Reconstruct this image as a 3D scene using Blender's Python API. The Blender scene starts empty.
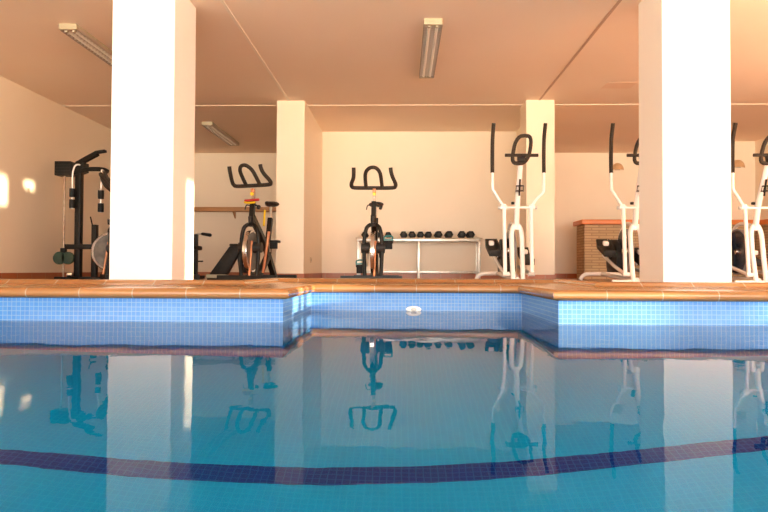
import bpy, bmesh, math, random
from mathutils import Vector, Matrix, Euler
random.seed(4)
sc = bpy.context.scene
COL = sc.collection
PI = math.pi

# ------------------------------------------------------------------ materials
def mat(name, color, rough=0.6, metal=0.0, spec=0.5, coat=0.0, coat_rough=0.1):
    m = bpy.data.materials.new(name); m.use_nodes = True
    b = m.node_tree.nodes['Principled BSDF']
    b.inputs['Base Color'].default_value = (*color, 1)
    b.inputs['Roughness'].default_value = rough
    b.inputs['Metallic'].default_value = metal
    b.inputs['Specular IOR Level'].default_value = spec
    b.inputs['Coat Weight'].default_value = coat
    b.inputs['Coat Roughness'].default_value = coat_rough
    return m

def nodes(m):
    return m.node_tree.nodes, m.node_tree.links, m.node_tree.nodes['Principled BSDF']

def noisy(m, c1, c2, scale=6.0, detail=3.0, lo=0.35, hi=0.65, bump=0.0, bscale=60.0, rough_var=None, stretch=None):
    """mottled colour between c1 and c2, optional fine bump"""
    N, L, b = nodes(m)
    tc = N.new('ShaderNodeTexCoord')
    src = tc.outputs['Object']
    if stretch:
        mp = N.new('ShaderNodeMapping'); mp.inputs['Scale'].default_value = stretch
        L.new(src, mp.inputs['Vector']); src = mp.outputs['Vector']
    n = N.new('ShaderNodeTexNoise'); n.inputs['Scale'].default_value = scale; n.inputs['Detail'].default_value = detail
    L.new(src, n.inputs['Vector'])
    r = N.new('ShaderNodeValToRGB')
    r.color_ramp.elements[0].position = lo; r.color_ramp.elements[0].color = (*c1, 1)
    r.color_ramp.elements[1].position = hi; r.color_ramp.elements[1].color = (*c2, 1)
    L.new(n.outputs['Fac'], r.inputs['Fac']); L.new(r.outputs['Color'], b.inputs['Base Color'])
    if bump:
        n2 = N.new('ShaderNodeTexNoise'); n2.inputs['Scale'].default_value = bscale; n2.inputs['Detail'].default_value = 4
        L.new(src, n2.inputs['Vector'])
        bp = N.new('ShaderNodeBump'); bp.inputs['Strength'].default_value = bump; bp.inputs['Distance'].default_value = 0.002
        L.new(n2.outputs['Fac'], bp.inputs['Height']); L.new(bp.outputs['Normal'], b.inputs['Normal'])
    return m

def tiled(m, c1, c2, mortar, w, h, gap, offset=0.0, bump=0.3, bias=0.0, smooth=0.1, squash_noise=None):
    """brick/tile pattern on the UVs, which are in metres"""
    N, L, b = nodes(m)
    uv = N.new('ShaderNodeUVMap'); uv.uv_map = 'UVMap'
    t = N.new('ShaderNodeTexBrick')
    t.offset = offset; t.squash = 1.0
    t.inputs['Scale'].default_value = 1.0
    t.inputs['Brick Width'].default_value = w; t.inputs['Row Height'].default_value = h
    t.inputs['Mortar Size'].default_value = gap; t.inputs['Mortar Smooth'].default_value = smooth
    t.inputs['Bias'].default_value = bias
    t.inputs['Color1'].default_value = (*c1, 1); t.inputs['Color2'].default_value = (*c2, 1); t.inputs['Mortar'].default_value = (*mortar, 1)
    L.new(uv.outputs['UV'], t.inputs['Vector'])
    L.new(t.outputs['Color'], b.inputs['Base Color'])
    bp = N.new('ShaderNodeBump'); bp.inputs['Strength'].default_value = bump; bp.inputs['Distance'].default_value = 0.002; bp.invert = True
    L.new(t.outputs['Fac'], bp.inputs['Height']); L.new(bp.outputs['Normal'], b.inputs['Normal'])
    return m

M = {}
M['paint'] = noisy(mat('cream_wall_paint', (0.86, 0.75, 0.59), 0.42), (0.85, 0.742, 0.583), (0.87, 0.762, 0.603), 1.6, 3, bump=0.05, bscale=40)
M['ceiling'] = noisy(mat('ceiling_paint', (0.82, 0.64, 0.5), 0.7), (0.93, 0.77, 0.62), (0.94, 0.79, 0.64), 1.2, 2, bump=0.05, bscale=50)
M['pillar'] = noisy(mat('pillar_paint', (0.92, 0.905, 0.87), 0.35), (0.915, 0.90, 0.865), (0.925, 0.91, 0.88), 2.0, 2, bump=0.04, bscale=50)
M['joint'] = mat('joint_strip', (0.93, 0.82, 0.68), 0.5)
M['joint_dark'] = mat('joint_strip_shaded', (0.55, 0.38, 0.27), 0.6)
M['band'] = tiled(mat('blue_mosaic', (0.1, 0.3, 0.7), 0.12), (0.065, 0.23, 0.60), (0.09, 0.275, 0.65), (0.24, 0.40, 0.62), 0.025, 0.025, 0.0016, bias=-0.2)
M['basin'] = tiled(mat('basin_mosaic', (0.1, 0.4, 0.6), 0.2), (0.01, 0.50, 0.76), (0.012, 0.53, 0.78), (0.025, 0.59, 0.82), 0.025, 0.025, 0.0018, bias=0.0)
M['lane'] = tiled(mat('dark_mosaic', (0.02, 0.02, 0.1), 0.2), (0.01, 0.03, 0.22), (0.012, 0.035, 0.25), (0.03, 0.12, 0.36), 0.025, 0.025, 0.0018)
M['coping'] = tiled(mat('terracotta_coping', (0.6, 0.25, 0.06), 0.22, coat=0.25), (0.37, 0.175, 0.065), (0.32, 0.145, 0.05), (0.40, 0.30, 0.21), 0.2975, 5.0, 0.0035, bump=0.4)
M['gymfloor'] = tiled(mat('terracotta_floor', (0.36, 0.17, 0.09), 0.25), (0.40, 0.17, 0.08), (0.35, 0.145, 0.07), (0.34, 0.22, 0.15), 0.30, 0.30, 0.006, bump=0.3)
M['skirt'] = tiled(mat('terracotta_skirting', (0.38, 0.12, 0.04), 0.3), (0.42, 0.12, 0.035), (0.36, 0.10, 0.03), (0.35, 0.2, 0.12), 0.30, 0.5, 0.004)
M['terrace'] = noisy(mat('terrace_tiles', (0.62, 0.36, 0.2), 0.7), (0.6, 0.33, 0.18), (0.66, 0.39, 0.22), 3)
M['brick'] = tiled(mat('thin_tan_brick', (0.5, 0.35, 0.2), 0.8), (0.56, 0.41, 0.24), (0.45, 0.32, 0.18), (0.34, 0.23, 0.13), 0.24, 0.045, 0.007, offset=0.5, bump=0.8)
M['orange'] = noisy(mat('orange_clay_cap', (0.7, 0.2, 0.04), 0.35), (0.68, 0.19, 0.04), (0.75, 0.23, 0.05), 5)
M['wood'] = noisy(mat('brown_shelf_wood', (0.4, 0.2, 0.08), 0.45), (0.42, 0.20, 0.07), (0.52, 0.27, 0.10), 4, 4, stretch=(1, 12, 12))
M['rackwood'] = noisy(mat('pale_rack_top', (0.6, 0.48, 0.32), 0.45), (0.55, 0.44, 0.30), (0.66, 0.55, 0.40), 5, 4, stretch=(1, 10, 10))
M['steel'] = noisy(mat('grey_steel_tube', (0.6, 0.58, 0.53), 0.32, 0.6), (0.55, 0.53, 0.48), (0.68, 0.66, 0.6), 14, 3)
M['oldsteel'] = noisy(mat('worn_brown_steel', (0.4, 0.3, 0.22), 0.4, 0.3), (0.34, 0.22, 0.15), (0.5, 0.38, 0.28), 18, 3)
M['flywheel'] = noisy(mat('dark_flywheel_steel', (0.15, 0.14, 0.13), 0.35, 0.4), (0.10, 0.095, 0.09), (0.19, 0.18, 0.165), 9, 3)
M['chrome'] = mat('chrome', (0.8, 0.8, 0.8), 0.12, 1.0)
M['white'] = mat('white_enamel', (0.93, 0.92, 0.90), 0.22, coat=0.4)
M['lightgrey'] = mat('grey_enamel', (0.55, 0.54, 0.52), 0.3)
M['grip'] = noisy(mat('brown_black_foam_grip', (0.03, 0.02, 0.015), 0.65, spec=0.3), (0.026, 0.018, 0.013), (0.042, 0.030, 0.021), 60, 3, bump=0.4, bscale=300)
M['black'] = noisy(mat('black_frame_enamel', (0.01, 0.009, 0.008), 0.4, spec=0.25), (0.006, 0.0055, 0.005), (0.012, 0.010, 0.008), 20, 2)
M['plastic'] = noisy(mat('dark_grey_plastic', (0.03, 0.03, 0.03), 0.5, spec=0.3), (0.020, 0.018, 0.017), (0.034, 0.031, 0.028), 25, 2)
M['rubber'] = noisy(mat('black_rubber', (0.01, 0.01, 0.01), 0.6, spec=0.25), (0.009, 0.009, 0.010), (0.018, 0.018, 0.019), 60, 3, bump=0.3, bscale=200)
M['padding'] = noisy(mat('black_vinyl_padding', (0.01, 0.01, 0.01), 0.5, spec=0.25), (0.008, 0.006, 0.005), (0.015, 0.011, 0.009), 30, 2, bump=0.3, bscale=120)
M['rust'] = noisy(mat('copper_red_tube', (0.5, 0.2, 0.1), 0.3, 0.3), (0.5, 0.18, 0.08), (0.62, 0.28, 0.13), 14, 3)
M['yellow'] = mat('yellow_plastic', (0.9, 0.62, 0.02), 0.35)
M['red'] = mat('red_plastic', (0.5, 0.02, 0.03), 0.35)
M['teal'] = mat('teal_plastic', (0.03, 0.22, 0.22), 0.35)
M['green'] = noisy(mat('dark_green_plate', (0.03, 0.08, 0.045), 0.5), (0.012, 0.035, 0.022), (0.024, 0.06, 0.036), 20, 3)
M['lampbody'] = mat('cream_lamp_housing', (0.44, 0.38, 0.26), 0.5)
M['tube'] = mat('frosted_lamp_tube', (0.9, 0.86, 0.78), 0.3)
M['louvre'] = mat('grey_louvre', (0.45, 0.36, 0.28), 0.5)
M['diffuser'] = mat('ribbed_diffuser', (0.66, 0.58, 0.5), 0.28, coat=0.3)
M['ceramic'] = noisy(mat('tan_ceramic', (0.62, 0.38, 0.2), 0.4), (0.58, 0.35, 0.18), (0.68, 0.44, 0.25), 9)
M['socket'] = mat('ivory_socket', (0.74, 0.62, 0.46), 0.4)
M['inlet'] = mat('white_fitting', (0.93, 0.93, 0.92), 0.3)
M['hatch'] = mat('ceiling_hatch_paint', (0.90, 0.70, 0.54), 0.6)
M['display'] = mat('dark_display', (0.03, 0.03, 0.035), 0.15)
M['lens'] = mat('grey_flywheel_cover', (0.30, 0.32, 0.36), 0.2, 0.2, coat=0.5)
M['navy'] = mat('dark_blue_flywheel', (0.03, 0.05, 0.10), 0.2, coat=0.5)

# ------------------------------------------------------------------ mesh builder
class MB:
    def __init__(s): s.bm = bmesh.new()
    def box(s, cx, cy, cz, sx, sy, sz, rot=None, bevel=0.0):
        r = bmesh.ops.create_cube(s.bm, size=1.0)
        vs = r['verts']
        mt = Matrix.Translation((cx, cy, cz)) @ (Euler(rot).to_matrix().to_4x4() if rot else Matrix()) @ Matrix.Diagonal((sx, sy, sz, 1))
        bmesh.ops.transform(s.bm, matrix=mt, verts=vs)
        if bevel > 0:
            es = list({e for v in vs for e in v.link_edges})
            bmesh.ops.bevel(s.bm, geom=es, offset=bevel, segments=3, affect='EDGES', profile=0.5)
        return s
    def b6(s, x0, x1, y0, y1, z0, z1, bevel=0.0):
        return s.box((x0+x1)/2, (y0+y1)/2, (z0+z1)/2, abs(x1-x0), abs(y1-y0), abs(z1-z0), bevel=bevel)
    def lathe(s, prof, center=(0, 0, 0), axis='Z', seg=32, rot=None):
        """prof: list of (radius, height)"""
        bm = s.bm; rings = []
        R = {'Z': Matrix(), 'X': Matrix.Rotation(PI/2, 4, 'Y'), 'Y': Matrix.Rotation(-PI/2, 4, 'X')}[axis]
        if rot: R = Euler(rot).to_matrix().to_4x4() @ R
        T = Matrix.Translation(center) @ R
        for (r, h) in prof:
            if r < 1e-6: rings.append([bm.verts.new(T @ Vector((0, 0, h)))])
            else: rings.append([bm.verts.new(T @ Vector((r*math.cos(2*PI*i/seg), r*math.sin(2*PI*i/seg), h))) for i in range(seg)])
        for a, b in zip(rings, rings[1:]):
            for i in range(seg):
                j = (i+1) % seg
                try:
                    if len(a) == 1 and len(b) == 1: continue
                    if len(a) == 1: bm.faces.new((a[0], b[j], b[i]))
                    elif len(b) == 1: bm.faces.new((a[i], a[j], b[0]))
                    else: bm.faces.new((a[i], a[j], b[j], b[i]))
                except ValueError: pass
        return s
    def cyl(s, p0, p1, r, r1=None, seg=18):
        return s.tube([p0, p1], r, seg=seg, radii=[r, r if r1 is None else r1])
    def tube(s, pts, r, seg=12, radii=None, closed=False, sq=False, smooth=0):
        P = [Vector(p) for p in pts]
        if smooth:
            P2 = []
            n = len(P)
            rng = range(n if closed else n-1)
            for i in rng:
                p1, p2 = P[i], P[(i+1) % n]
                p0 = P[(i-1) % n] if closed or i > 0 else p1
                p3 = P[(i+2) % n] if closed or i+2 < n else p2
                for k in range(smooth):
                    t = k/smooth
                    P2.append(0.5*((2*p1)+(p2-p0)*t+(2*p0-5*p1+4*p2-p3)*t*t+(-p0+3*p1-3*p2+p3)*t**3))
            if not closed: P2.append(P[-1])
            P = P2; radii = None
        n = len(P); bm = s.bm; rings = []
        if sq: seg = 4
        nrm = None
        for i in range(n):
            if closed: t = (P[(i+1) % n]-P[i-1])
            else: t = P[min(i+1, n-1)]-P[max(i-1, 0)]
            t.normalize()
            if nrm is None:
                ref = Vector((0, 0, 1)) if abs(t.z) < 0.9 else Vector((1, 0, 0))
                nrm = (ref - t*ref.dot(t)).normalized()
            else:
                nrm = (nrm - t*nrm.dot(t))
                nrm.normalize()
            bn = t.cross(nrm)
            # mitre so that a bend keeps its thickness
            k = 1.0
            if not closed and 0 < i < n-1 or closed:
                a = (P[i]-P[i-1]).normalized(); b_ = (P[(i+1) % n]-P[i]).normalized()
                k = 1.0/max(0.6, math.sqrt(max(0.0, (1+a.dot(b_))/2)))
            rr = radii[i] if radii else r
            off = PI/4 if sq else 0
            if sq: rr *= 1.414
            rings.append([bm.verts.new(P[i] + (nrm*math.cos(2*PI*j/seg+off) + bn*math.sin(2*PI*j/seg+off))*rr*(k if k < 1.3 else 1.3)) for j in range(seg)])
        m = n if closed else n-1
        for i in range(m):
            a, b = rings[i], rings[(i+1) % n]
            for j in range(seg):
                bm.faces.new((a[j], a[(j+1) % seg], b[(j+1) % seg], b[j]))
        if not closed:
            bm.faces.new(rings[0][::-1]); bm.faces.new(rings[-1])
        return s
    def prism(s, outline, axis, a0, a1, bevel=0.0):
        """outline: 2D points; axis X -> (y,z), Y -> (x,z), Z -> (x,y)"""
        def P(u, v, a): return {'X': (a, u, v), 'Y': (u, a, v), 'Z': (u, v, a)}[axis]
        A = [s.bm.verts.new(P(u, v, a0)) for u, v in outline]; B = [s.bm.verts.new(P(u, v, a1)) for u, v in outline]
        n = len(outline); fs = [s.bm.faces.new(A[::-1]), s.bm.faces.new(B)]
        for i in range(n): fs.append(s.bm.faces.new((A[i], A[(i+1) % n], B[(i+1) % n], B[i])))
        if bevel:
            es = list({e for v in A+B for e in v.link_edges})
            bmesh.ops.bevel(s.bm, geom=es, offset=bevel, segments=2, affect='EDGES', profile=0.5)
        return s
    def build(s, name, m, parent=None, smooth=True, label=None, kind=None):
        bm = s.bm
        bmesh.ops.recalc_face_normals(bm, faces=bm.faces)
        uv = bm.loops.layers.uv.get('UVMap') or bm.loops.layers.uv.new('UVMap')
        if not getattr(s, 'keep_uv', False):
            for f in bm.faces:
                n = f.normal; ax = max(range(3), key=lambda i: abs(n[i]))
                for l in f.loops:
                    c = l.vert.co
                    l[uv].uv = (c.y, c.z) if ax == 0 else ((c.x, c.z) if ax == 1 else (c.x, c.y))
        me = bpy.data.meshes.new(name)
        if smooth:
            for f in bm.faces: f.smooth = True
            for e in bm.edges:
                if len(e.link_faces) == 2 and e.calc_face_angle(0) > math.radians(38): e.smooth = False
        bm.to_mesh(me); bm.free()
        o = bpy.data.objects.new(name, me); COL.objects.link(o)
        me.materials.append(m)
        if parent is not None: o.parent = parent
        if label: o['label'] = label
        if kind: o['kind'] = kind
        return o

def thing(name, label, cat, loc=(0, 0, 0), rz=0.0, group=None):
    o = bpy.data.objects.new(name, None); COL.objects.link(o)
    o.location = loc; o.rotation_euler = (0, 0, rz); o.empty_display_size = 0.1
    o['label'] = label; o['category'] = cat
    if group: o['group'] = group
    return o
def tag(o, label, cat, group=None):
    o['label'] = label; o['category'] = cat
    if group: o['group'] = group
    return o
def dup(root, loc, rz=None, label=None, group=None):
    r = root.copy(); COL.objects.link(r); r.location = loc
    if rz is not None: r.rotation_euler = (0, 0, rz)
    if label: r['label'] = label
    if group: r['group'] = group
    for ch in list(root.children):
        c = ch.copy(); COL.objects.link(c); c.parent = r
        for g in ch.children:
            d = g.copy(); COL.objects.link(d); d.parent = c
    return r
def S(mb, name, m, smooth=False): return mb.build(name, m, None, smooth=smooth, kind='structure')

# ------------------------------------------------------------------ the room  (z = 0 is the gym floor, +y runs away from the camera)
H = 2.30                       # ceiling
XL, XR = -4.52, 5.85
YF = -3.0                      # open front of the hall
YB, YM, YR = 11.97, 10.12, 10.92   # back walls: side alcoves, middle, right end
WZ = -0.156                    # water level
PX0, PX1, PY0, PY1 = -3.75, 5.05, -2.1, 3.57
RX0, RX1, RY = -0.655, 0.852, 4.65
LIPW = 0.37
DZ = -1.456                    # basin floor

# pool outline (inner face), counter-clockwise seen from above
path = [(PX0, PY0), (PX1, PY0), (PX1, PY1), (RX1, PY1), (RX1, RY), (RX0, RY), (RX0, PY1), (PX0, PY1)]
def offset_path(d):
    n = len(path); out = []
    for i in range(n):
        p, a, b = Vector(path[i]), Vector(path[i-1]), Vector(path[(i+1) % n])
        e1 = (p-a).normalized(); e2 = (b-p).normalized()
        n1 = Vector((e1.y, -e1.x)); n2 = Vector((e2.y, -e2.x))     # outward for CCW
        k = d/(1+n1.dot(n2))
        out.append(p + (n1+n2)*k)
    return out

# coping: moulded profile swept round the pool, mitred at the corners
prof = [(0.006, -0.026), (-0.016, -0.026), (-0.028, -0.020), (-0.035, -0.008), (-0.037, 0.004), (-0.033, 0.016), (-0.024, 0.0255),
        (-0.010, 0.031), (0.010, 0.0330), (0.05, 0.0335), (0.12, 0.0345), (0.20, 0.0365), (0.245, 0.040), (0.268, 0.047), (0.285, 0.058),
        (0.300, 0.0675), (0.318, 0.0725), (0.335, 0.0715), (0.352, 0.064), (0.364, 0.050), (0.370, 0.0), (0.370, -0.05), (0.006, -0.05)]
mb = MB(); bm = mb.bm; mb.keep_uv = True
uvl = bm.loops.layers.uv.new('UVMap')
cols = [offset_path(o) for o, z in prof]
npth = len(path)
for i in range(npth):
    j = (i+1) % npth
    a0, b0 = Vector(path[i]), Vector(path[j]); e = (b0-a0).normalized()
    prev = None; v = 0
    A = [bm.verts.new((cols[k][i].x, cols[k][i].y, prof[k][1])) for k in range(len(prof))]
    B = [bm.verts.new((cols[k][j].x, cols[k][j].y, prof[k][1])) for k in range(len(prof))]
    for k in range(len(prof)):
        k2 = (k+1) % len(prof)
        f = bm.faces.new((A[k], B[k], B[k2], A[k2]))
        for l in f.loops:
            p = Vector((l.vert.co.x, l.vert.co.y))
            l[uvl].uv = ((p-a0).dot(e)+0.0+i*0.11, 1.0+k*0.02)
bmesh.ops.remove_doubles(bm, verts=bm.verts, dist=1e-5)
cop = mb.build('pool_coping', M['coping'], smooth=True, kind='structure')

# gym floor round the coping (pieces meet the outer edge of the coping)
mb = MB(); o = offset_path(LIPW-0.004)
x0, x1, y0, y1 = o[0].x, o[1].x, o[0].y, o[2].y
ry = o[4].y; rx0, rx1 = o[5].x, o[4].x
t = -0.12
mb.b6(XL, x0, YF, YB, t, 0); mb.b6(x1, XR, YF, YB, t, 0)
mb.b6(x0, x1, YF, y0, t, 0)
mb.b6(x0, rx0, y1, YB, t, 0); mb.b6(rx1, x1, y1, YB, t, 0); mb.b6(rx0, rx1, ry, YB, t, 0)
S(mb, 'floor', M['gymfloor'])

# pool walls: blue mosaic band above and just below the water line, basin below
mb = MB(); zt = -0.026
mb.b6(PX0-0.12, PX0, PY0-0.12, PY1+0.12, DZ, zt); mb.b6(PX1, PX1+0.12, PY0-0.12, PY1+0.12, DZ, zt); mb.b6(PX0, PX1, PY0-0.12, PY0, DZ, zt)
mb.b6(PX0, RX0, PY1, PY1+0.12, DZ, zt); mb.b6(RX1, PX1, PY1, PY1+0.12, DZ, zt)
mb.b6(RX0-0.12, RX0, PY1+0.12, RY+0.12, DZ, zt); mb.b6(RX1, RX1+0.12, PY1+0.12, RY+0.12, DZ, zt); mb.b6(RX0, RX1, RY, RY+0.12, DZ, zt)
S(mb, 'pool_wall', M['band'])
mb = MB(); mb.b6(PX0-0.12, PX1+0.12, PY0-0.12, RY+0.12, DZ-0.15, DZ)
S(mb, 'pool_floor', M['basin'])
# dark mosaic line across the pool floor
mb = MB()
def lane(u, w): return [(-3.6+0.0, 2.0)]
x_a, y_a, x_b, y_b = PX0+0.02, 2.00, PX1-0.02, 2.62
mb.prism([(x_a, y_a-0.047), (x_b, y_b-0.047), (x_b, y_b+0.047), (x_a, y_a+0.047)], 'Z', DZ+0.001, DZ+0.006)
S(mb, 'pool_line', M['lane'])

# water: one closed body
wm = bpy.data.materials.new('pool_water'); wm.use_nodes = True
N = wm.node_tree.nodes; L = wm.node_tree.links; N.clear()
out = N.new('ShaderNodeOutputMaterial')
g = N.new('ShaderNodeMixShader'); g1 = N.new('ShaderNodeBsdfRefraction'); g1.inputs['IOR'].default_value = 1.333; g1.inputs['Roughness'].default_value = 0.0
g2 = N.new('ShaderNodeBsdfAnisotropic'); g2.inputs['Roughness'].default_value = 0.0; fr = N.new('ShaderNodeFresnel'); fr.inputs['IOR'].default_value = 1.333
pm = N.new('ShaderNodeMapRange'); pm.inputs['From Min'].default_value = 0.10; pm.inputs['From Max'].default_value = 0.75; pm.inputs['To Min'].default_value = 0.28; pm.inputs['To Max'].default_value = 1.0
pw = N.new('ShaderNodeMath'); pw.operation = 'MULTIPLY'; L.new(fr.outputs[0], pm.inputs['Value']); L.new(pm.outputs[0], pw.inputs[1])
L.new(fr.outputs[0], pw.inputs[0]); L.new(pw.outputs[0], g.inputs[0]); L.new(g1.outputs[0], g.inputs[1]); L.new(g2.outputs[0], g.inputs[2])
tc = N.new('ShaderNodeTexCoord'); mp = N.new('ShaderNodeMapping'); mp.inputs['Scale'].default_value = (1, 0.55, 1)
nz = N.new('ShaderNodeTexNoise'); nz.inputs['Scale'].default_value = 5.5; nz.inputs['Detail'].default_value = 2.0
nz2 = N.new('ShaderNodeTexNoise'); nz2.inputs['Scale'].default_value = 26; nz2.inputs['Detail'].default_value = 1.0
ad = N.new('ShaderNodeMath'); ad.operation = 'MULTIPLY_ADD'; ad.inputs[1].default_value = 0.12
bp = N.new('ShaderNodeBump'); bp.inputs['Strength'].default_value = 1.0; bp.inputs['Distance'].default_value = 0.0009
va = N.new('ShaderNodeVolumeAbsorption'); va.inputs['Color'].default_value = (0.0, 0.87, 0.965, 1); va.inputs['Density'].default_value = 0.9
L.new(tc.outputs['Object'], mp.inputs['Vector']); L.new(mp.outputs['Vector'], nz.inputs['Vector']); L.new(mp.outputs['Vector'], nz2.inputs['Vector'])
L.new(nz2.outputs['Fac'], ad.inputs[0]); L.new(nz.outputs['Fac'], ad.inputs[2]); L.new(ad.outputs[0], bp.inputs['Height'])
[L.new(bp.outputs['Normal'], q.inputs['Normal']) for q in (g1, g2, fr)]; L.new(g.outputs[0], out.inputs['Surface']); L.new(va.outputs[0], out.inputs['Volume'])
mb = MB(); e = 0.004
outl = [(PX0-e, PY0-e), (PX1+e, PY0-e), (PX1+e, PY1+e), (RX1+e, PY1+e), (RX1+e, RY+e), (RX0-e, RY+e), (RX0-e, PY1+e), (PX0-e, PY1+e)]
mb.prism(outl, 'Z', DZ-0.01, WZ)
water = mb.build('pool_water', wm, smooth=False, kind='structure')

# walls
T = 0.2
PSX0, PSX1 = -1.612, -1.256       # left middle pillar / partition
QSX0, QSX1 = 1.567, 1.922         # right middle pillar
PF = 8.25                         # front of the middle pillars
mb = MB(); mb.b6(XL-T, XL, YF, YB, -1.6, H); S(mb, 'wall_left', M['paint'])
mb = MB(); mb.b6(XL-T, PSX1-0.1, YB, YB+T, 0, H); S(mb, 'wall_back_left', M['paint'])
mb = MB(); mb.b6(PSX0, PSX1, PF, YB, 0, H); S(mb, 'wall_partition_left', M['paint'])
mb = MB(); mb.b6(PSX1, QSX1, YM, YM+T, 0, H); S(mb, 'wall_back_middle', M['paint'])
mb = MB(); mb.b6(QSX0, QSX1, PF, PF+0.42, 0, H); S(mb, 'pillar', M['paint'])
mb = MB(); mb.b6(QSX1-0.15, QSX1, PF+0.42, YB, 0, H); S(mb, 'wall_partition_right', M['paint'])
mb = MB(); mb.b6(QSX1-0.15, 4.9, YB, YB+T, 0, H); S(mb, 'wall_back_right', M['paint'])
mb = MB(); mb.b6(4.9, XR+T, YR, YB+T, 0, H); S(mb, 'wall_back_corner', M['paint'])
# right wall, with an unseen opening added on the pool side to admit the sun
ADDED_WIN = (1.4, 5.7, 0.12, 2.295)
mb = MB()
mb.b6(XR, XR+T, ADDED_WIN[1], YR, -0.5, H); mb.b6(XR, XR+T, YF, ADDED_WIN[0], -1.6, H)
mb.b6(XR, XR+T, ADDED_WIN[0], ADDED_WIN[1], -1.6, ADDED_WIN[2]); mb.b6(XR, XR+T, ADDED_WIN[0], ADDED_WIN[1], ADDED_WIN[3], H)
S(mb, 'wall_right', M['paint'])
# front pillars
mb = MB(); mb.b6(-2.19, -1.715, 4.80, 5.30, 0, H, bevel=0.006); S(mb, 'pillar', M['pillar'])
mb = MB(); mb.b6(1.905, 2.40, 4.80, 5.28, 0, H, bevel=0.006); S(mb, 'pillar', M['pillar'])

# ceiling, its cover strips
mb = MB(); mb.b6(XL-T, XR+T, YF-0.3, YB+T, H, H+0.2); S(mb, 'ceiling', M['ceiling'])
mb = MB(); mb.b6(XL, XR, 8.47, 8.50, H-0.006, H); S(mb, 'trim_1', M['joint'])
mb = MB(); mb.b6(-1.475, -1.445, YF, PF, H-0.005, H); S(mb, 'trim_2', M['joint'])
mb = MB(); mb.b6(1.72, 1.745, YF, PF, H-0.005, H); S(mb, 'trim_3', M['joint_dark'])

# skirting
SK = 0.085; d = 0.012
mb = MB(); mb.b6(XL, XL+d, YF, YB, 0, SK); S(mb, 'baseboard_left', M['skirt'])
mb = MB(); mb.b6(XL, PSX0, YB-d, YB, 0, SK); S(mb, 'baseboard_back_left', M['skirt'])
mb = MB(); mb.b6(PSX0-d, PSX1+d, PF-d, PF, 0, SK); mb.b6(PSX1, PSX1+d, PF, YM, 0, SK); mb.b6(PSX0-d, PSX0, PF, YB, 0, SK); S(mb, 'baseboard_partition', M['skirt'])
mb = MB(); mb.b6(PSX1, QSX1-0.15, YM-d, YM, 0, SK); S(mb, 'baseboard_back_middle', M['skirt'])
mb = MB(); mb.b6(QSX0-d, QSX1+d, PF-d, PF, 0, SK); mb.b6(QSX1, QSX1+d, PF, YB, 0, SK); mb.b6(QSX0-d, QSX0, PF, PF+0.42, 0, SK); S(mb, 'baseboard_pillar', M['skirt'])
mb = MB(); mb.b6(QSX1, 4.9, YB-d, YB, 0, SK); S(mb, 'baseboard_back_right', M['skirt'])

# terrace outside the open front
mb = MB(); mb.b6(-14, 16, -5.5, YF, -0.3, 0.0); S(mb, 'ground', M['terrace'])
# posts of the open front and mullions of the added side window
for i, x in enumerate((-4.3, -2.0, 3.2, 5.6)):
    mb = MB(); mb.b6(x-0.06, x+0.06, YF-0.1, YF+0.02, 0, H); S(mb, 'window_post', M['pillar'])
for i, y in enumerate((1.9, 3.14, 4.1)):
    mb = MB(); mb.b6(XR+0.05, XR+0.12, y-0.035, y+0.035, ADDED_WIN[2], ADDED_WIN[3]); S(mb, 'added_window_mullion', M['pillar'])

# added, unseen wall outside the side opening, pierced to shape the sun patches
GX0, GX1 = 8.0, 8.12
ys = [-3.0, 1.70, 1.93, 2.02, 2.14, 2.27, 2.55, 2.66, 2.90, 3.75, 4.15, 4.48, 4.70, 9.0]
gaps = {1: [(0.50, 0.99)], 3: [(0.50, 0.99)], 5: [(0.50, 0.99)], 7: [(1.0, 1.86)], 9: [(2.18, 2.50)], 11: [(2.42, 2.52)]}
mb = MB()
for i in range(len(ys)-1):
    z = -0.3
    for g0, g1 in gaps.get(i, []):
        mb.b6(GX0, GX1, ys[i], ys[i+1], z, g0); z = g1
    mb.b6(GX0, GX1, ys[i], ys[i+1], z, 3.1)
S(mb, 'wall_sun_mask', M['terrace'])

# ------------------------------------------------------------------ fixed fittings
def ceiling_light(loc, label, first=None):
    if first is not None: return dup(first, loc, 0, label)
    t = thing('ceiling_light', label, 'ceiling light', loc, 0, 'twin tube lights on the ceiling')
    Lh = 0.79; w = 0.08
    mb = MB(); mb.b6(-w, w, -Lh, Lh, -0.022, 0, bevel=0.003)
    mb.b6(-w, w, -Lh, -Lh+0.035, -0.052, -0.02, bevel=0.004); mb.b6(-w, w, Lh-0.035, Lh, -0.052, -0.02, bevel=0.004)
    mb.build('housing', M['lampbody'], t)
    for s in (-1, 1):
        mb = MB(); mb.cyl((s*0.034, -Lh+0.035, -0.044), (s*0.034, Lh-0.035, -0.044), 0.013); tb = mb.build('lamp_tube', M['tube'], t)
        for e in (-1, 1):
            mb = MB(); mb.lathe([(0, -0.012), (0.017, -0.012), (0.017, 0.012), (0, 0.012)], (s*0.034, e*(Lh-0.055), -0.044), 'Y', 14)
            mb.build('end_cap', M['lampbody'], tb)
        mb = MB(); mb.prism([(s*w*0.97, -0.02), (s*(w*0.97-0.006), -0.02), (s*(w*0.97-0.002), -0.054), (s*(w*0.97+0.004), -0.054)], 'Y', -Lh+0.035, Lh-0.035)
        mb.build('side_reflector', M['louvre'], t)
    mb = MB()
    for k in range(24):
        y = -Lh+0.08+k*(2*Lh-0.16)/23
        mb.b6(-w+0.006, w-0.006, y-0.002, y+0.002, -0.050, -0.030)
    for x in (-0.0, ): mb.b6(x-0.002, x+0.002, -Lh+0.036, Lh-0.036, -0.049, -0.03)
    mb.build('louvre', M['diffuser'], t)
    return t
L1 = ceiling_light((0.26, 6.34, H), 'long twin tube ceiling light above the middle of the gym, nearest the ceiling centre')
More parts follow.
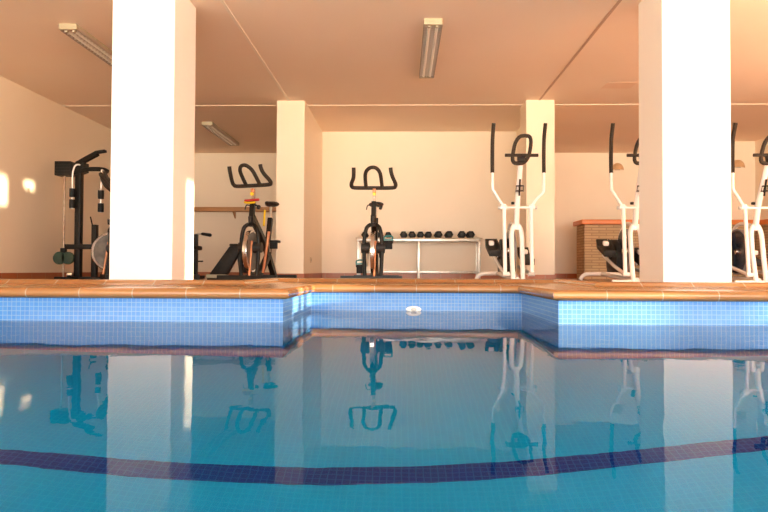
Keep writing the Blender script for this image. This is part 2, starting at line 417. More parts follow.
ceiling_light((-2.96, 6.40, H), 'long twin tube ceiling light running behind the left white pillar top', L1)
ceiling_light((-2.87, 10.2, H), 'small distant tube ceiling light in the left alcove beyond the pillar', L1)

mb = MB(); mb.b6(2.35, 2.69, 7.48, 7.73, H-0.002, H)
tag(mb.build('ceiling_hatch', M['hatch']), 'faint rosy rectangular hatch flush with the ceiling near the right pillar', 'hatch')

def sconce(loc, label, first=None):
    if first is not None: return dup(first, loc, 0, label)
    t = thing('wall_sconce', label, 'wall light', loc, 0, 'ceramic half bowl wall lights')
    mb = MB(); bm = mb.bm; rings = []
    for k in range(7):
        a = k/6*PI/2; r = 0.115*math.cos(a*0.93); z = 0.13*math.sin(a)
        rings.append([bm.verts.new((r*math.cos(PI+j*PI/14), r*math.sin(PI+j*PI/14)*0.85, z)) for j in range(15)])
    inner = [[bm.verts.new(Vector(v.co)*0.93) for v in rg] for rg in rings]
    for R_, flip in ((rings, 0), (inner, 1)):
        for a, b in zip(R_, R_[1:]):
            for j in range(14): bm.faces.new((a[j], a[j+1], b[j+1], b[j]))
    for j in range(14): bm.faces.new((rings[0][j], rings[0][j+1], inner[0][j+1], inner[0][j])); bm.faces.new((rings[-1][j], rings[-1][j+1], inner[-1][j+1], inner[-1][j]))
    mb.build('lamp_shade', M['ceramic'], t)
    mb = MB(); mb.b6(-0.05, 0.05, -0.012, 0, 0.0, 0.12, bevel=0.003); mb.build('backplate', M['lampbody'], t)
    mb = MB(); mb.lathe([(0, -0.04), (0.02, -0.03), (0.028, 0), (0.02, 0.03), (0.012, 0.05), (0, 0.05)], (0, -0.055, 0.05), 'Z', 14); mb.build('bulb', M['tube'], t)
    return t
S1 = sconce((3.93, YB, 1.98), 'tan half bowl wall light in the right alcove, behind the grip of the middle elliptical')
sconce((5.56, YR, 1.86), 'tan half bowl wall light at the far right, behind the right edge elliptical arm', S1)

# socket on the side of the left partition
t = thing('wall_socket', 'small ivory wall socket low on the side of the left middle partition', 'socket', (PSX1, 8.87, 0.27))
MB().b6(0, 0.010, -0.04, 0.04, -0.04, 0.04, bevel=0.004).build('plate', M['socket'], t)
MB().lathe([(0, 0), (0.02, 0), (0.022, 0.004), (0, 0.004)], (0.009, 0, 0), 'X', 20).build('outlet', M['lampbody'], t)

# wooden shelf of the left alcove
t = thing('wall_shelf', 'long brown wooden shelf on the back wall of the left alcove', 'shelf', (0, YB, 1.20))
MB().b6(XL+0.02, PSX0-0.02, -0.20, 0, 0.0, 0.075, bevel=0.004).build('board', M['wood'], t)
for x in (-4.2, -3.1, -2.1):
    MB().prism([(-0.17, 0.0), (-0.005, 0.0), (-0.005, -0.12)], 'X', x-0.012, x+0.012).build('bracket', M['wood'], t)

# brick counter in the right alcove and the brick dado of the right wall
t = thing('brick_counter', 'low tan brick counter with an orange clay top in the right alcove', 'counter', (3.02, 10.86, 0))
MB().b6(0, 1.86, 0, 0.48, 0, 0.905).build('brick_base', M['brick'], t, smooth=False)
MB().b6(-0.06, 1.87, -0.07, 0.50, 0.905, 0.985, bevel=0.012).build('counter_top', M['orange'], t)
mb = MB(); mb.b6(4.90, XR-0.05, 10.86, YR, 0, 0.905); S(mb, 'wall_corner_dado', M['brick'])
mb = MB(); mb.b6(4.90, XR-0.08, 10.79, YR, 0.905, 0.985, bevel=0.012); S(mb, 'trim_5', M['orange'])
mb = MB(); mb.b6(XR-0.05, XR, 7.2, 10.84, 0, 0.89); S(mb, 'wall_right_dado', M['brick'])
mb = MB(); mb.b6(XR-0.08, XR, 7.2, 10.78, 0.89, 0.97, bevel=0.01); S(mb, 'trim_4', M['orange'])

# white fitting at the waterline
t = thing('pool_inlet', 'small white oval inlet fitting at the waterline of the pool recess', 'pool fitting', (0.083, RY, WZ+0.012))
MB().lathe([(0, 0.0), (0.052, 0.0), (0.055, 0.006), (0.048, 0.014), (0.03, 0.018), (0.022, 0.012), (0, 0.012)], (0, 0.0, 0), 'Y', 28, rot=None).build('flange', M['inlet'], t)
for c in t.children: c.scale = (1, -1, 0.42)
MB().lathe([(0, 0.0), (0.018, 0.0), (0.02, 0.012), (0.012, 0.018), (0, 0.018)], (0, 0, 0), 'Y', 20).build('nozzle', M['lightgrey'], t)
t.children[-1].scale = (1, -1, 0.6); t.children[-1].location = (0, -0.008, 0)

# ------------------------------------------------------------------ dumbbell rack
RKY = 9.72; RX = -0.68
t = thing('dumbbell_rack', 'long low metal rack against the middle back wall holding dumbbells', 'rack', (RX, RKY, 0))
W = 1.85; D = 0.36; ZT = 0.62
MB().b6(-0.02, W+0.03, -0.02, D+0.02, ZT-0.012, ZT, bevel=0.002).build('shelf_top', M['rackwood'], t)
mb = MB()
for y in (0, D-0.03): mb.b6(0, W, y, y+0.03, ZT-0.05, ZT-0.013, bevel=0.003)
for x in (0, W-0.03): mb.b6(x, x+0.03, 0.03, D-0.03, ZT-0.05, ZT-0.013, bevel=0.003)
mb.build('top_frame', M['steel'], t)
mb = MB(); mb.b6(0.0, W, D-0.027, D-0.003, 0.09, 0.125, bevel=0.003)
for x in (0, W/2-0.012, W-0.03): mb.b6(x, x+0.03, 0.02, D-0.02, 0.09, 0.12, bevel=0.003)
mb.build('lower_rail', M['steel'], t)
for x in (0.0, W/2-0.015, W-0.035):
    for y in (0, D-0.035):
        MB().b6(x, x+0.035, y, y+0.035, 0.0, ZT-0.05, bevel=0.003).build('leg', M['steel'], t)

def dumbbell(loc, label, r=0.05, rz=0.0, first=None):
    if first is not None:
        c = dup(first, loc, rz, label); c.scale = (r/0.05,)*3; return c
    t = thing('dumbbell', label, 'dumbbell', loc, rz, 'black hexagonal dumbbells on the rack')
    for s in (-1, 1):
        mb = MB(); mb.lathe([(0, -0.035), (0.036, -0.035), (0.0577, -0.024), (0.0577, 0.024), (0.036, 0.035), (0, 0.035)], (0, s*0.082, 0), 'Y', 6)
        hd = mb.build('weight_head', M['rubber'], t, smooth=False)
        mb = MB(); mb.lathe([(0, 0), (0.024, 0), (0.024, 0.003), (0, 0.003)], (0, s*0.117 if s > 0 else -0.120, 0), 'Y', 18); mb.build('face_disc', M['plastic'], hd)
    mb = MB(); mb.lathe([(0.012, -0.05), (0.0155, -0.03), (0.017, 0), (0.0155, 0.03), (0.012, 0.05)], (0, 0, 0), 'Y', 16); mb.build('handle', M['chrome'], t)
    return t
zz = ZT+0.0500
xs = [(364.5, .045), (379.5, .043), (388, .045), (403.5, .05), (412, .05), (420.3, .049), (428, .049), (438, .052), (448.6, .053), (461.6, .053), (470.2, .053)]
where = ['half hidden behind the spin bike, at the left end of the rack', 'behind the right side of the spin bike frame', 'just right of the spin bike, behind its raised pedal',
         'leftmost of the eight in clear view', 'second of the eight in clear view, beside the leftmost', 'third of the eight in clear view, left of the middle leg gap',
         'fourth of the eight in clear view, nearly touching the third', 'fifth of the eight in clear view, standing apart', 'sixth of the eight in clear view, alone with gaps each side',
         'seventh of the eight, touching the rightmost one', 'rightmost on the rack']
first = None
for (px, r), wh in zip(xs, where):
    x = (px-402)/66.2
    y = RKY+0.17
    o = dumbbell((x, y, ZT+r), 'black hexagonal dumbbell ' + wh, r, random.uniform(-0.05, 0.05), first)
    if first is None: first = o; o.scale = (r/0.05,)*3

# ------------------------------------------------------------------ elliptical trainers (front faces -y)
def elliptical(loc, label, rz=0.0, phase=1, first=None):
    if first is not None: return dup(first, loc, rz, label)
    t = thing('elliptical_trainer', label, 'elliptical trainer', loc, rz, 'white elliptical trainers in a row')
    W_ = M['white']
    mb = MB()   # front fork: two legs that join under the post
    for s in (-1, 1):
        mb.tube([(s*0.052, -0.06, 0.02), (s*0.056, 0.0, 0.30), (s*0.055, 0.03, 0.50), (s*0.045, 0.045, 0.58), (s*0.018, 0.05, 0.635)], 0.026, smooth=5, seg=14)
    mb.lathe([(0, -0.05), (0.03, -0.04), (0.034, 0), (0.03, 0.04), (0, 0.05)], (0, 0.05, 0.62), 'Z', 16)
    mb.build('front_fork', W_, t)
    MB().tube([(0, 0.05, 0.61), (0, -0.02, 0.88), (0, -0.22, 1.30)], 0.027, seg=16, radii=[0.03, 0.031, 0.027]).build('post', W_, t)
    # crossbar with pivots
    mb = MB(); mb.tube([(-0.19, -0.02, 0.815), (0.19, -0.02, 0.815)], 0.013, seg=12)
    cb = mb.build('crossbar', W_, t)
    for s in (-1, 1):
        mb = MB(); mb.lathe([(0, -0.012), (0.018, -0.012), (0.02, 0), (0.018, 0.012), (0, 0.012)], (s*0.195, -0.02, 0.815), 'X', 16)
        mb.build('pivot_cap', M['lightgrey'], cb)
    for s in (-1, 1):
        k = 0.0 if s < 0 else 0.02
        mb = MB()
        up = [(s*0.150, -0.02, 0.82), (s*0.195, -0.022, 0.895), (s*(0.245+k*0.6), -0.025, 0.975-k), (s*(0.262+k*0.6), -0.025, 1.0-k), (s*(0.268+k*0.6), -0.025, 1.03-k), (s*(0.270+k*0.6), -0.025, 1.21)]; gx = 0.270+k*0.6
        mb.tube(up, 0.0165, smooth=3, seg=14)
        mb.lathe([(0, -0.035), (0.024, -0.035), (0.026, 0), (0.024, 0.035), (0, 0.035)], (s*0.15, -0.02, 0.818), 'X', 16)
        mb.cyl((s*0.145, -0.02, 0.85), (s*0.143, -0.09, 0.10), 0.021)
        arm = mb.build('swing_arm', W_, t)
        mb = MB(); mb.tube([(s*gx, -0.025, 1.19), (s*gx, -0.02, 1.35), (s*gx+0.001, -0.03, 1.55), (s*gx+0.004, -0.075, 1.68), (s*gx+0.005, -0.085, 1.715)], 0.0205, seg=14, smooth=3)
        gp = mb.build('hand_grip', M['grip'], arm)
        # pedal link: from the foot of the swing arm back to the flywheel crank
        lift = 0.12 if s < 0 else -0.02
        mb = MB(); mb.tube([(s*0.145, -0.10, 0.10), (s*0.15, 0.30, 0.14+lift*0.4), (s*0.15, 0.78, 0.20+lift)], 0.02, seg=10)
        mb.cyl((s*0.10, -0.095, 0.10), (s*0.17, -0.095, 0.10), 0.022)
        lk = mb.build('pedal_link', M['lightgrey'] if s > 0 else W_, t)
        mb = MB()
        y0 = 0.50; zc = 0.30+lift*0.7; px = s*0.19
        mb.prism([(y0-0.17, zc-0.09), (y0-0.185, zc-0.02), (y0-0.17, zc-0.01), (y0-0.15, zc-0.055), (y0+0.13, zc+0.045), (y0+0.20, zc+0.13), (y0+0.22, zc+0.12), (y0+0.18, zc+0.02)], 'X', px-0.065, px+0.065, bevel=0.006)
        mb.box(px-s*0.055, y0, zc+0.04, 0.012, 0.26, 0.09, rot=(0.35, 0, 0), bevel=0.004)
        pdl = mb.build('pedal', M['plastic'], lk)
        mb = MB(); mb.cyl((s*0.13, y0-0.02, zc-0.07), (px, y0-0.02, zc-0.03), 0.022)
        mb.build('pedal_bracket', W_, lk)
        MB().box(px-0.035, y0-0.12, zc+0.065, 0.06, 0.07, 0.05, rot=(0.3, 0, 0), bevel=0.014).build('pedal_cap', W_, lk)
    # flywheel (edge on to the front) and its housing
    mb = MB(); mb.lathe([(0, -0.018), (0.20, -0.018), (0.235, -0.028), (0.25, -0.02), (0.25, 0.02), (0.235, 0.028), (0.20, 0.018), (0, 0.018)], (0, 0.42, 0.36), 'X', 48)
    fw = mb.build('flywheel', M['navy'], t)
    mb = MB(); mb.lathe([(0.243, -0.024), (0.256, -0.024), (0.26, 0), (0.256, 0.024), (0.243, 0.024)], (0, 0.42, 0.36), 'X', 48); mb.build('flywheel_rim', M['lens'], fw)
    mb = MB(); mb.lathe([(0, -0.042), (0.03, -0.04), (0.035, -0.02), (0.035, 0.02), (0.03, 0.04), (0, 0.042)], (0, 0.42, 0.36), 'X', 20); mb.build('hub', M['chrome'], fw)
    mb = MB()
    n = 20; outl = []
    for k in range(n+1):
        a = -0.1*PI + k*(1.2*PI)/n; outl.append((0.72+0.24*math.cos(a), 0.30+0.21*math.sin(a)))
    outl += [(0.50, 0.12), (0.92, 0.12)]
    mb.prism(outl, 'X', -0.075, 0.075, bevel=0.012)
    mb.build('drive_cover', M['plastic'], t)
    for s in (-1, 1):
        mb = MB(); mb.lathe([(0, -0.02), (0.035, -0.02), (0.035, 0.0), (0.03, 0.02), (0, 0.02)], (s*0.095, 0.72, 0.30), 'X', 18)
        mb.tube([(s*0.11, 0.72, 0.30), (s*0.112, 0.80, 0.30+(0.09 if s < 0 else -0.09))], 0.014, seg=8)
        mb.build('crank', M['chrome'], t)
    # frame
    mb = MB(); mb.tube([(0, -0.02, 0.04), (0, 0.40, 0.05), (0, 0.9, 0.07), (0, 1.25, 0.092), (0, 1.45, 0.095)], 0.026, smooth=5, seg=12)
    mb.tube([(0, 0.05, 0.62), (0, 0.45, 0.66), (0, 0.80, 0.36)], 0.02, smooth=5, seg=12)
    mb.build('main_beam', M['white'], t)
    MB().tube([(-0.27, -0.05, 0.022), (0.27, -0.05, 0.022)], 0.022, seg=12).build('front_stabiliser', M['white'], t)
    mb = MB(); mb.tube([(-0.27, 1.47, 0.022), (-0.24, 1.46, 0.07), (-0.16, 1.45, 0.095), (0.16, 1.45, 0.095), (0.24, 1.46, 0.07), (0.27, 1.47, 0.022)], 0.027, smooth=4, seg=12)
    mb.build('rear_stabiliser', M['white'], t)
    # console grips: slanted oval loop with a crossbar
    mb = MB(); pts = []
    for k in range(24):
        a = 2*PI*k/24; x = 0.086*math.copysign(abs(math.cos(a))**0.6, math.cos(a)); v = math.sin(a)
        zc = 1.385; z = zc + (0.15 if v > 0 else 0.13)*(abs(v)**0.8)*(1 if v > 0 else -1)
        w = 1.0+0.10*(1 if v > 0 else -1)*abs(v)
        pts.append((x + 0.028*v, -0.24 - 0.35*(z-1.25)*0.6, z))
    mb.tube(pts, 0.0195, closed=True, seg=12)
    hb = mb.build('handlebar_loop', M['grip'], t)
    MB().tube([(-0.172, -0.262, 1.338), (0.172, -0.262, 1.338)], 0.0175, seg=12).build('crossbar_grip', M['grip'], hb)
    mb = MB(); mb.box(0, -0.25, 1.305, 0.085, 0.04, 0.075, rot=(-0.4, 0, 0), bevel=0.008)
    cs = mb.build('console', M['plastic'], t)
    MB().box(0, -0.273, 1.31, 0.05, 0.004, 0.035, rot=(-0.4, 0, 0)).build('display', M['display'], cs)
    # wire bottle holder on the post
    mb = MB()
    for z in (0.98, 1.03): mb.tube([(0.04*math.cos(2*PI*k/14), -0.145-(z-0.98)*0.5+0.035*math.sin(2*PI*k/14), z) for k in range(14)], 0.0035, closed=True, seg=6)
    for k in range(4):
        a = k*PI/2; mb.tube([(0.038*math.cos(a), -0.145+0.033*math.sin(a), 0.97), (0.038*math.cos(a), -0.17+0.033*math.sin(a), 1.035)], 0.0035, seg=6)
    mb.tube([(0, -0.13, 0.93), (0, -0.175, 1.10)], 0.010, seg=8)
    mb.build('bottle_holder', M['black'], t)
    MB().lathe([(0, -0.02), (0.013, -0.018), (0.016, 0), (0.013, 0.018), (0, 0.02)], (-0.045, 0.0, 0.865), 'X', 14).build('adjustment_knob', M['plastic'], t)
    return t
E1 = elliptical((1.24, 7.05, 0), 'white elliptical trainer with dark grips in front of the middle right column, fully in view')
elliptical((2.515, 7.05, 0), 'white elliptical trainer half hidden by the left side of the big right pillar', -0.05, first=E1)
elliptical((3.80, 7.05, 0), 'white elliptical trainer cut off by the right edge, beyond the big right pillar', -0.02, first=E1)

# ------------------------------------------------------------------ spin bikes (front faces -y)
def spin_bike(loc, label, rz=0.0, first=None):
    if first is not None: return dup(first, loc, rz, label)
    t = thing('spin_bike', label, 'exercise bike', loc, rz, 'black spin bikes')
    B = M['black']
    # handlebar
    mb = MB()
    mb.tube([(-0.205, -0.13, 1.215), (-0.205, -0.12, 1.17), (-0.210, -0.09, 1.11), (-0.235, -0.03, 1.06), (-0.232, 0.0, 1.03), (-0.195, 0.01, 1.018), (0, 0.01, 1.016), (0.195, 0.01, 1.018), (0.232, 0.0, 1.03), (0.235, -0.03, 1.06), (0.205, -0.09, 1.12), (0.190, -0.12, 1.17), (0.184, -0.13, 1.215)], 0.021, smooth=5, seg=14)
    hb = mb.build('handlebar', M['grip'], t)
    mb = MB(); mb.tube([(-0.080, 0.01, 1.02), (-0.085, -0.05, 1.09), (-0.080, -0.11, 1.16), (-0.045, -0.15, 1.20), (0.0, -0.16, 1.212), (0.040, -0.15, 1.20), (0.072, -0.11, 1.16), (0.085, -0.05, 1.09), (0.092, 0.01, 1.02)], 0.020, smooth=5, seg=14)
    mb.build('aero_loop', M['grip'], hb)
    # stem
    mb = MB(); mb.tube([(0.006, 0.03, 0.80), (0.008, 0.015, 1.0)], 0.017, sq=True)
    mb.build('stem', M['oldsteel'], t)
    mb = MB(); mb.box(0.008, 0.0, 0.985, 0.036, 0.06, 0.045, bevel=0.008); mb.build('stem_clamp', M['rust'], t)
    mb = MB(); mb.lathe([(0, 0), (0.018, 0.002), (0.016, 0.016), (0, 0.018)], (0.010, -0.055, 0.945), 'Y', 16); mb.box(0.010, -0.025, 0.945, 0.034, 0.03, 0.03, bevel=0.006)
    mb.build('stem_badge', M['yellow'], t)
    # head tube and frame
    mb = MB(); mb.tube([(0.0, -0.03, 0.60), (0.004, 0.02, 0.87)], 0.025, sq=True)
    mb.tube([(0, 0.0, 0.70), (0, 0.25, 0.56), (0, 0.50, 0.40), (0, 0.60, 0.30)], 0.03, sq=True)
    mb.tube([(0, 0.60, 0.30), (0, 0.30, 0.10), (0, -0.10, 0.05)], 0.03, sq=True)
    mb.tube([(0, 0.60, 0.30), (0, 0.85, 0.06)], 0.03, sq=True)
    mb.tube([(0, 0.55, 0.34), (0.0, 0.68, 0.74)], 0.026, sq=True)
    mb.build('frame', B, t)
    mb = MB()
    for s in (-1, 1):
        mb.tube([(s*0.028, -0.03, 0.62), (s*0.07, -0.05, 0.58), (s*0.092, -0.06, 0.46), (s*0.094, -0.06, 0.30), (s*0.085, -0.09, 0.05)], 0.021, smooth=4, seg=12)
    mb.build('fork', B, t)
    # flywheel edge-on between the fork legs
    mb = MB(); mb.lathe([(0, -0.014), (0.165, -0.014), (0.20, -0.020), (0.222, -0.020), (0.226, 0), (0.222, 0.020), (0.20, 0.020), (0.165, 0.014), (0, 0.014)], (0, -0.02, 0.33), 'X', 56)
    fw = mb.build('flywheel', M['flywheel'], t)
    mb = MB(); mb.lathe([(0.205, -0.0215), (0.224, -0.0215), (0.229, 0), (0.224, 0.0215), (0.205, 0.0215), (0.205, -0.0215)], (0, -0.02, 0.33), 'X', 56); mb.build('flywheel_rim', M['chrome'], fw)
    MB().lathe([(0, -0.13), (0.055, -0.125), (0.062, -0.04), (0.035, -0.03), (0.035, 0.03), (0.062, 0.04), (0.055, 0.125), (0, 0.13)], (0, -0.04, 0.37), 'X', 20).build('hub', M['plastic'], fw)
    # red strut beside the flywheel, knobs and brake
    MB().tube([(0.025, -0.07, 0.44), (0.015, -0.12, 0.07)], 0.013, seg=10).build('brake_rod', M['rust'], t)
    mb = MB(); mb.tube([(-0.02, 0.03, 0.82), (-0.06, 0.0, 0.83), (-0.075, -0.01, 0.78)], 0.006, smooth=4, seg=8)
    mb.lathe([(0, 0), (0.022, 0.004), (0.026, 0.02), (0.02, 0.034), (0, 0.036)], (0.062, -0.02, 0.81), 'X', 14, rot=(0, 0.3, 0))
    mb.tube([(0.02, 0, 0.84), (0.065, -0.02, 0.818)], 0.010, seg=8)
    mb.build('adjustment_lever', M['plastic'], t)
    mb = MB(); mb.lathe([(0, -0.03), (0.018, -0.03), (0.02, 0.0), (0.022, 0.03), (0, 0.034)], (0.0, -0.06, 0.67), 'Z', 16); mb.build('resistance_knob', M['plastic'], t)
    # seat
    mb = MB(); mb.tube([(0.0, 0.66, 0.68), (0.0, 0.70, 0.88)], 0.016, seg=12); sp = mb.build('seat_post', M['steel'], t)
    mb = MB(); bm = mb.bm
    rings = []
    for k in range(11):
        v = k/10; y = 0.50+v*0.28; w = 0.022+0.075*(max(0, v-0.25)/0.75)**0.8; h = 0.022+0.014*v
        if k in (0, 10): w *= 0.6; h *= 0.6
        rings.append([bm.verts.new((w*math.cos(2*PI*j/14), y, 0.905+0.012*v*v+h*math.sin(2*PI*j/14))) for j in range(14)])
    for a, b in zip(rings, rings[1:]):
        for j in range(14): bm.faces.new((a[j], a[(j+1) % 14], b[(j+1) % 14], b[j]))
    bm.faces.new(rings[0][::-1]); bm.faces.new(rings[-1])
    mb.build('seat', M['padding'], t)
    # cranks and pedals
    mb = MB(); mb.lathe([(0, -0.012), (0.085, -0.012), (0.09, 0), (0.085, 0.012), (0, 0.012)], (0.06, 0.42, 0.36), 'X', 30); mb.build('chain_guard', M['plastic'], t)
    for s, dz, dx in ((1, 0.11, 0.0), (-1, -0.16, 0.0)):
        mb = MB(); mb.tube([(s*0.075, 0.42, 0.34), (s*0.085, 0.36, 0.34+dz)], 0.013, seg=8)
        ck = mb.build('crank', M['steel'], t)
        mb = MB(); mb.box(s*0.155, 0.35, 0.34+dz, 0.105, 0.10, 0.03, bevel=0.006)
        mb.box(s*0.155, 0.30, 0.34+dz-0.045, 0.09, 0.02, 0.075, bevel=0.006)
        pd = mb.build('pedal', M['rubber'], ck)
        mb = MB(); mb.tube([(s*0.155-0.045, 0.31, 0.35+dz), (s*0.155-0.04, 0.30, 0.40+dz), (s*0.155+0.04, 0.30, 0.40+dz), (s*0.155+0.045, 0.31, 0.35+dz)], 0.009, seg=8, smooth=3)
        mb.box(s*0.155, 0.30, 0.365+dz, 0.10, 0.02, 0.018)
        mb.build('toe_clip', M['teal'], pd)
    # stabilisers
    MB().tube([(-0.34, -0.10, 0.05), (0.31, -0.10, 0.05)], 0.024, sq=True).build('front_stabiliser', B, t)
    MB().tube([(-0.27, 0.88, 0.05), (0.27, 0.88, 0.05)], 0.024, sq=True).build('rear_stabiliser', B, t)
    for x in (-0.31, 0.28): MB().lathe([(0, 0), (0.026, 0), (0.022, 0.026), (0, 0.026)], (x, -0.10, 0.0), 'Z', 14).build('foot', M['rubber'], t)
    for x in (-0.25, 0.25): MB().lathe([(0, 0), (0.026, 0), (0.022, 0.026), (0, 0.026)], (x, 0.88, 0.0), 'Z', 14).build('foot', M['rubber'], t)
    return t
K1 = spin_bike((-0.31, 6.95, 0), 'black spin bike standing alone before the dumbbell rack, seen from the front')
K2 = spin_bike((-1.62, 6.95, 0), 'black spin bike with yellow marks between the left pillar and partition', -0.09, first=K1)
for c in K2.children:
    if c.name.startswith('handlebar'): c.rotation_euler = (0, 0, -0.27); c.location = (0, 0, 0.025)
K3 = spin_bike((-3.29, 7.35, 0), 'black spin bike mostly hidden behind the left pillar, beside the cable tower', -1.05, first=K1)
# red and yellow trim that only the second bike shows
MB().tube([(-0.075, -0.02, 0.875), (0.085, -0.02, 0.885)], 0.014, seg=10).build('red_trim', M['red'], K2)
MB().tube([(-0.075, -0.035, 0.858), (-0.03, -0.045, 0.848), (0.05, -0.045, 0.855)], 0.011, seg=8).build('yellow_trim', M['yellow'], K2)
MB().tube([(0.16, 0.10, 0.55), (0.09, 0.12, 0.10)], 0.016, seg=10).build('copper_strut', M['rust'], K2)
MB().tube([(0.05, 0.30, 0.80), (0.07, 0.2, 0.62)], 0.012, seg=8).build('yellow_lever', M['yellow'], K2)

# ------------------------------------------------------------------ padded incline board beside the second bike
t = thing('incline_board', 'black padded incline board sloping beside the left spin bike', 'exercise bench', (-2.17, 7.95, 0), 0)
mb = MB(); mb.prism([(-0.20, 0.07), (0.05, 0.42), (0.215, 0.42), (0.02, 0.07)], 'Y', -0.04, 0.06, bevel=0.012); mb.build('padded_board', M['padding'], t)
MB().box(-0.10, -0.02, 0.05, 0.24, 0.14, 0.045, bevel=0.008).build('foot_plate', M['lampbody'], t)
MB().b6(-0.22, 0.22, -0.05, 0.05, 0, 0.03, bevel=0.004).build('base', M['black'], t)
MB().tube([(0.20, 0.0, 0.015), (0.14, 0.03, 0.38)], 0.018, sq=True).build('support', M['black'], t)
MB().box(0.10, 0.0, 0.435, 0.10, 0.08, 0.03, bevel=0.008).build('head_roll', M['padding'], t)

# ------------------------------------------------------------------ exercise bench behind the left pillar: only its grips show
t = thing('weight_bench', 'dark exercise bench hidden behind the left pillar, its grip ends sticking out right', 'exercise bench', (-3.15, 8.9, 0))
mb = MB(); mb.b6(-0.35, 0.35, -0.14, 0.14, 0.40, 0.46, bevel=0.02); mb.build('seat', M['padding'], t)
mb = MB(); mb.tube([(-0.3, 0, 0.02), (-0.3, 0, 0.4)], 0.025, sq=True); mb.tube([(0.3, 0, 0.02), (0.3, 0, 0.62)], 0.025, sq=True); mb.tube([(-0.35, 0, 0.04), (0.35, 0, 0.04)], 0.025, sq=True)
mb.build('frame', M['black'], t)
for x in (-0.33, 0.33): MB().tube([(x, -0.25, 0.025), (x, 0.25, 0.025)], 0.022, sq=True).build('foot', M['black'], t)
mb = MB(); mb.tube([(0.3, 0, 0.60), (0.32, 0, 0.625), (0.42, 0, 0.622)], 0.012, smooth=3, seg=8); arm = mb.build('handle_arm', M['steel'], t)
MB().tube([(0.37, 0, 0.625), (0.39, 0, 0.624), (0.50, 0, 0.607), (0.515, 0, 0.605)], 0.02, seg=12, radii=[0.012, 0.02, 0.024, 0.016]).build('handle_grip', M['rubber'], arm)
MB().tube([(0.28, 0, 0.245), (0.40, 0, 0.245)], 0.010, seg=8).build('peg', M['black'], t)

# ------------------------------------------------------------------ cable tower near the left wall
t = thing('cable_tower', 'tall black cable tower with top arm beside the left wall', 'gym machine', (-4.005, 7.93, 0))
B = M['black']
MB().b6(-0.036, 0.036, -0.04, 0.04, 0, 1.42, bevel=0.004).build('column', B, t)
mb = MB(); mb.b6(-0.27, 0.42, -0.06, 0.06, 0, 0.035, bevel=0.004); mb.b6(-0.04, 0.04, -0.3, 0.35, 0, 0.035, bevel=0.004); mb.build('base_frame', B, t)
mb = MB()
mb.b6(-0.28, -0.075, -0.07, 0.09, 1.285, 1.46, bevel=0.008)
for k in range(4): mb.b6(-0.27, -0.085, -0.074, -0.069, 1.305+k*0.038, 1.322+k*0.038)
mb.prism([(-0.08, 1.455), (-0.045, 1.44), (0.09, 1.44), (0.09, 1.33), (0.0, 1.30), (-0.08, 1.285)], 'Y', -0.055, 0.055)
mb.build('pulley_box', B, t)
mb = MB(); mb.tube([(-0.03, 0, 1.43), (0.12, -0.03, 1.50), (0.25, -0.06, 1.555)], 0.028, sq=True)
mb.box(0.29, -0.06, 1.575, 0.13, 0.07, 0.032, rot=(0, -0.15, 0), bevel=0.008)
mb.build('top_arm', B, t)
mb = MB(); mb.tube([(0.0, 0, 1.345), (0.10, -0.05, 1.36), (0.30, -0.05, 1.36), (0.38, -0.05, 1.33)], 0.028, smooth=4, seg=10)
mb.build('cross_bar', B, t)
# weight rod
mb = MB(); mb.tube([(-0.185, 0, 0.02), (-0.185, 0, 1.29)], 0.011, seg=10); mb.build('guide_rod', M['oldsteel'], t)
mb = MB(); mb.b6(-0.215, -0.155, -0.03, 0.03, 0.33, 0.39, bevel=0.005); mb.tube([(-0.285, -0.03, 0.265), (-0.06, -0.03, 0.265)], 0.012, seg=8); mb.build('weight_carriage', B, t)
for x in (-0.205, -0.10):
    mb = MB(); mb.lathe([(0, -0.02), (0.07, -0.02), (0.078, -0.012), (0.078, 0.012), (0.07, 0.02), (0, 0.02)], (x, -0.055, 0.265), 'Y', 28); mb.build('weight_plate', M['green'], t)
# lower arm and short upright
MB().b6(-0.13, 0.22, -0.09, -0.046, 0.375, 0.435, bevel=0.004).build('lower_arm', B, t)
MB().b6(0.175, 0.235, -0.035, 0.035, 0.03, 0.68, bevel=0.004).build('short_upright', B, t)
MB().tube([(0.17, 0, 0.68), (0.145, 0, 0.78)], 0.008, seg=8).build('lever', B, t)
MB().lathe([(0, -0.03), (0.03, -0.03), (0.03, 0.03), (0, 0.03)], (0.0, -0.19, 0.06), 'X', 18).build('caster', M['chrome'], t)
# hanging strap handles, each with two black grips
for x, y, zt, zs in ((-0.035, -0.09, 1.41, (1.065, 0.93)), (0.335, -0.12, 1.34, (1.04, 0.88))):
    mb = MB(); mb.tube([(x+0.09 if x < 0 else x, 0 if x < 0 else y+0.05, zt), (x+0.04 if x < 0 else x, y, zt), (x, y, zt-0.08), (x-0.005, y, zt-0.2), (x-0.005, y, zs[1]-0.06)], 0.010, smooth=4, seg=8)
    h = mb.build('hanging_handle', M['white'], t)
    for z in zs: MB().lathe([(0, -0.055), (0.034, -0.052), (0.036, 0), (0.034, 0.052), (0, 0.055)], (x-0.005, y, z), 'Z', 16).build('grip', M['rubber'], h)

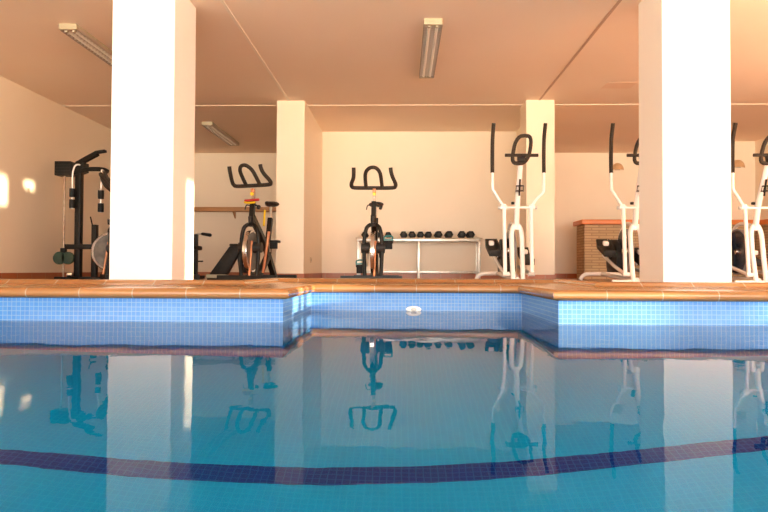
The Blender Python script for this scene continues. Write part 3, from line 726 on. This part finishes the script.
# ------------------------------------------------------------------ light: evening sky through the open front and the added side window
w = bpy.data.worlds.new('World'); sc.world = w; w.use_nodes = True
N = w.node_tree.nodes; L = w.node_tree.links
bg = N['Background']; 
tc = N.new('ShaderNodeTexCoord'); sx = N.new('ShaderNodeSeparateXYZ'); cr = N.new('ShaderNodeValToRGB'); mr = N.new('ShaderNodeMapRange')
mr.inputs['From Min'].default_value = -1.0; mr.inputs['From Max'].default_value = 1.0
L.new(tc.outputs['Generated'], sx.inputs[0]); L.new(sx.outputs['Z'], mr.inputs['Value']); L.new(mr.outputs[0], cr.inputs['Fac']); L.new(cr.outputs['Color'], bg.inputs['Color'])
el = cr.color_ramp.elements
el[0].position = 0.0; el[0].color = (0.80, 0.62, 0.42, 1)          # warm lower half, added to light the ceiling from below
el[1].position = 1.0; el[1].color = (0.62, 0.80, 1.0, 1)           # zenith
for p, c_ in ((0.46, (0.95, 0.75, 0.52, 1)), (0.50, (1.0, 0.90, 0.78, 1)), (0.60, (1.0, 0.97, 0.93, 1))):
    e_ = el.new(p); e_.color = c_
bg.inputs['Strength'].default_value = 5.5
gm = N.new('ShaderNodeMapRange'); gm.inputs['From Min'].default_value = -0.02; gm.inputs['From Max'].default_value = 0.0
gm.inputs['To Min'].default_value = 14.5; gm.inputs['To Max'].default_value = 5.3                 # lower half made brighter than the sky to lift the ceiling
L.new(sx.outputs['Z'], gm.inputs['Value']); L.new(gm.outputs[0], bg.inputs['Strength'])
def portal(name, loc, rot, sx, sy):
    l = bpy.data.lights.new(name, 'AREA'); l.shape = 'RECTANGLE'; l.size = sx; l.size_y = sy; l.cycles.is_portal = True
    o = bpy.data.objects.new(name, l); COL.objects.link(o); o.location = loc; o.rotation_euler = rot
    return o
portal('daylight_portal_front', ((XL+XR)/2, YF-0.15, H/2), (PI/2, 0, 0), XR-XL, H)
portal('daylight_portal_side', (XR+T+0.02, (ADDED_WIN[0]+ADDED_WIN[1])/2, (ADDED_WIN[2]+ADDED_WIN[3])/2), (0, PI/2, 0), ADDED_WIN[3]-ADDED_WIN[2], ADDED_WIN[1]-ADDED_WIN[0])
sl = bpy.data.lights.new('evening_sun', 'SUN'); sl.energy = 10.0; sl.angle = math.radians(0.6); sl.color = (1.0, 0.80, 0.52)
so = bpy.data.objects.new('evening_sun', sl); COL.objects.link(so)
sd = Vector((-1.0, 0.25, -0.105)).normalized()
so.rotation_euler = sd.to_track_quat('-Z', 'Y').to_euler(); so.location = (12, 0, 4)

# ------------------------------------------------------------------ camera
cam = bpy.data.cameras.new('camera'); co = bpy.data.objects.new('camera', cam); COL.objects.link(co)
cam.sensor_width = 36.0; cam.sensor_fit = 'HORIZONTAL'; cam.lens = 650/768*36.0
cam.clip_start = 0.02; cam.clip_end = 200
yaw = math.atan(0.028); pit = math.atan(14/650); roll = 0.0043
F = Vector((-math.sin(yaw)*math.cos(pit), math.cos(yaw)*math.cos(pit), math.sin(pit)))
R0 = Vector((math.cos(yaw), math.sin(yaw), 0)); U0 = R0.cross(F)
Rr = R0*math.cos(roll)+U0*math.sin(roll); Uu = U0*math.cos(roll)-R0*math.sin(roll)
m = Matrix((Rr, Uu, -F)).transposed().to_4x4(); m.translation = Vector((0, 0, 0.136))
co.matrix_world = m
sc.camera = co

# ------------------------------------------------------------------ colour and sampling
sc.view_settings.view_transform = 'Standard'; sc.view_settings.look = 'None'
sc.view_settings.gamma = 1.0; sc.view_settings.use_curve_mapping = False
sc.view_settings.exposure = 1.0
c = sc.cycles
c.use_denoising = True; c.max_bounces = 14; c.diffuse_bounces = 7; c.glossy_bounces = 5; c.transmission_bounces = 8; c.volume_bounces = 1
c.caustics_refractive = True; c.caustics_reflective = True; c.sample_clamp_indirect = 8.0; c.blur_glossy = 0.3
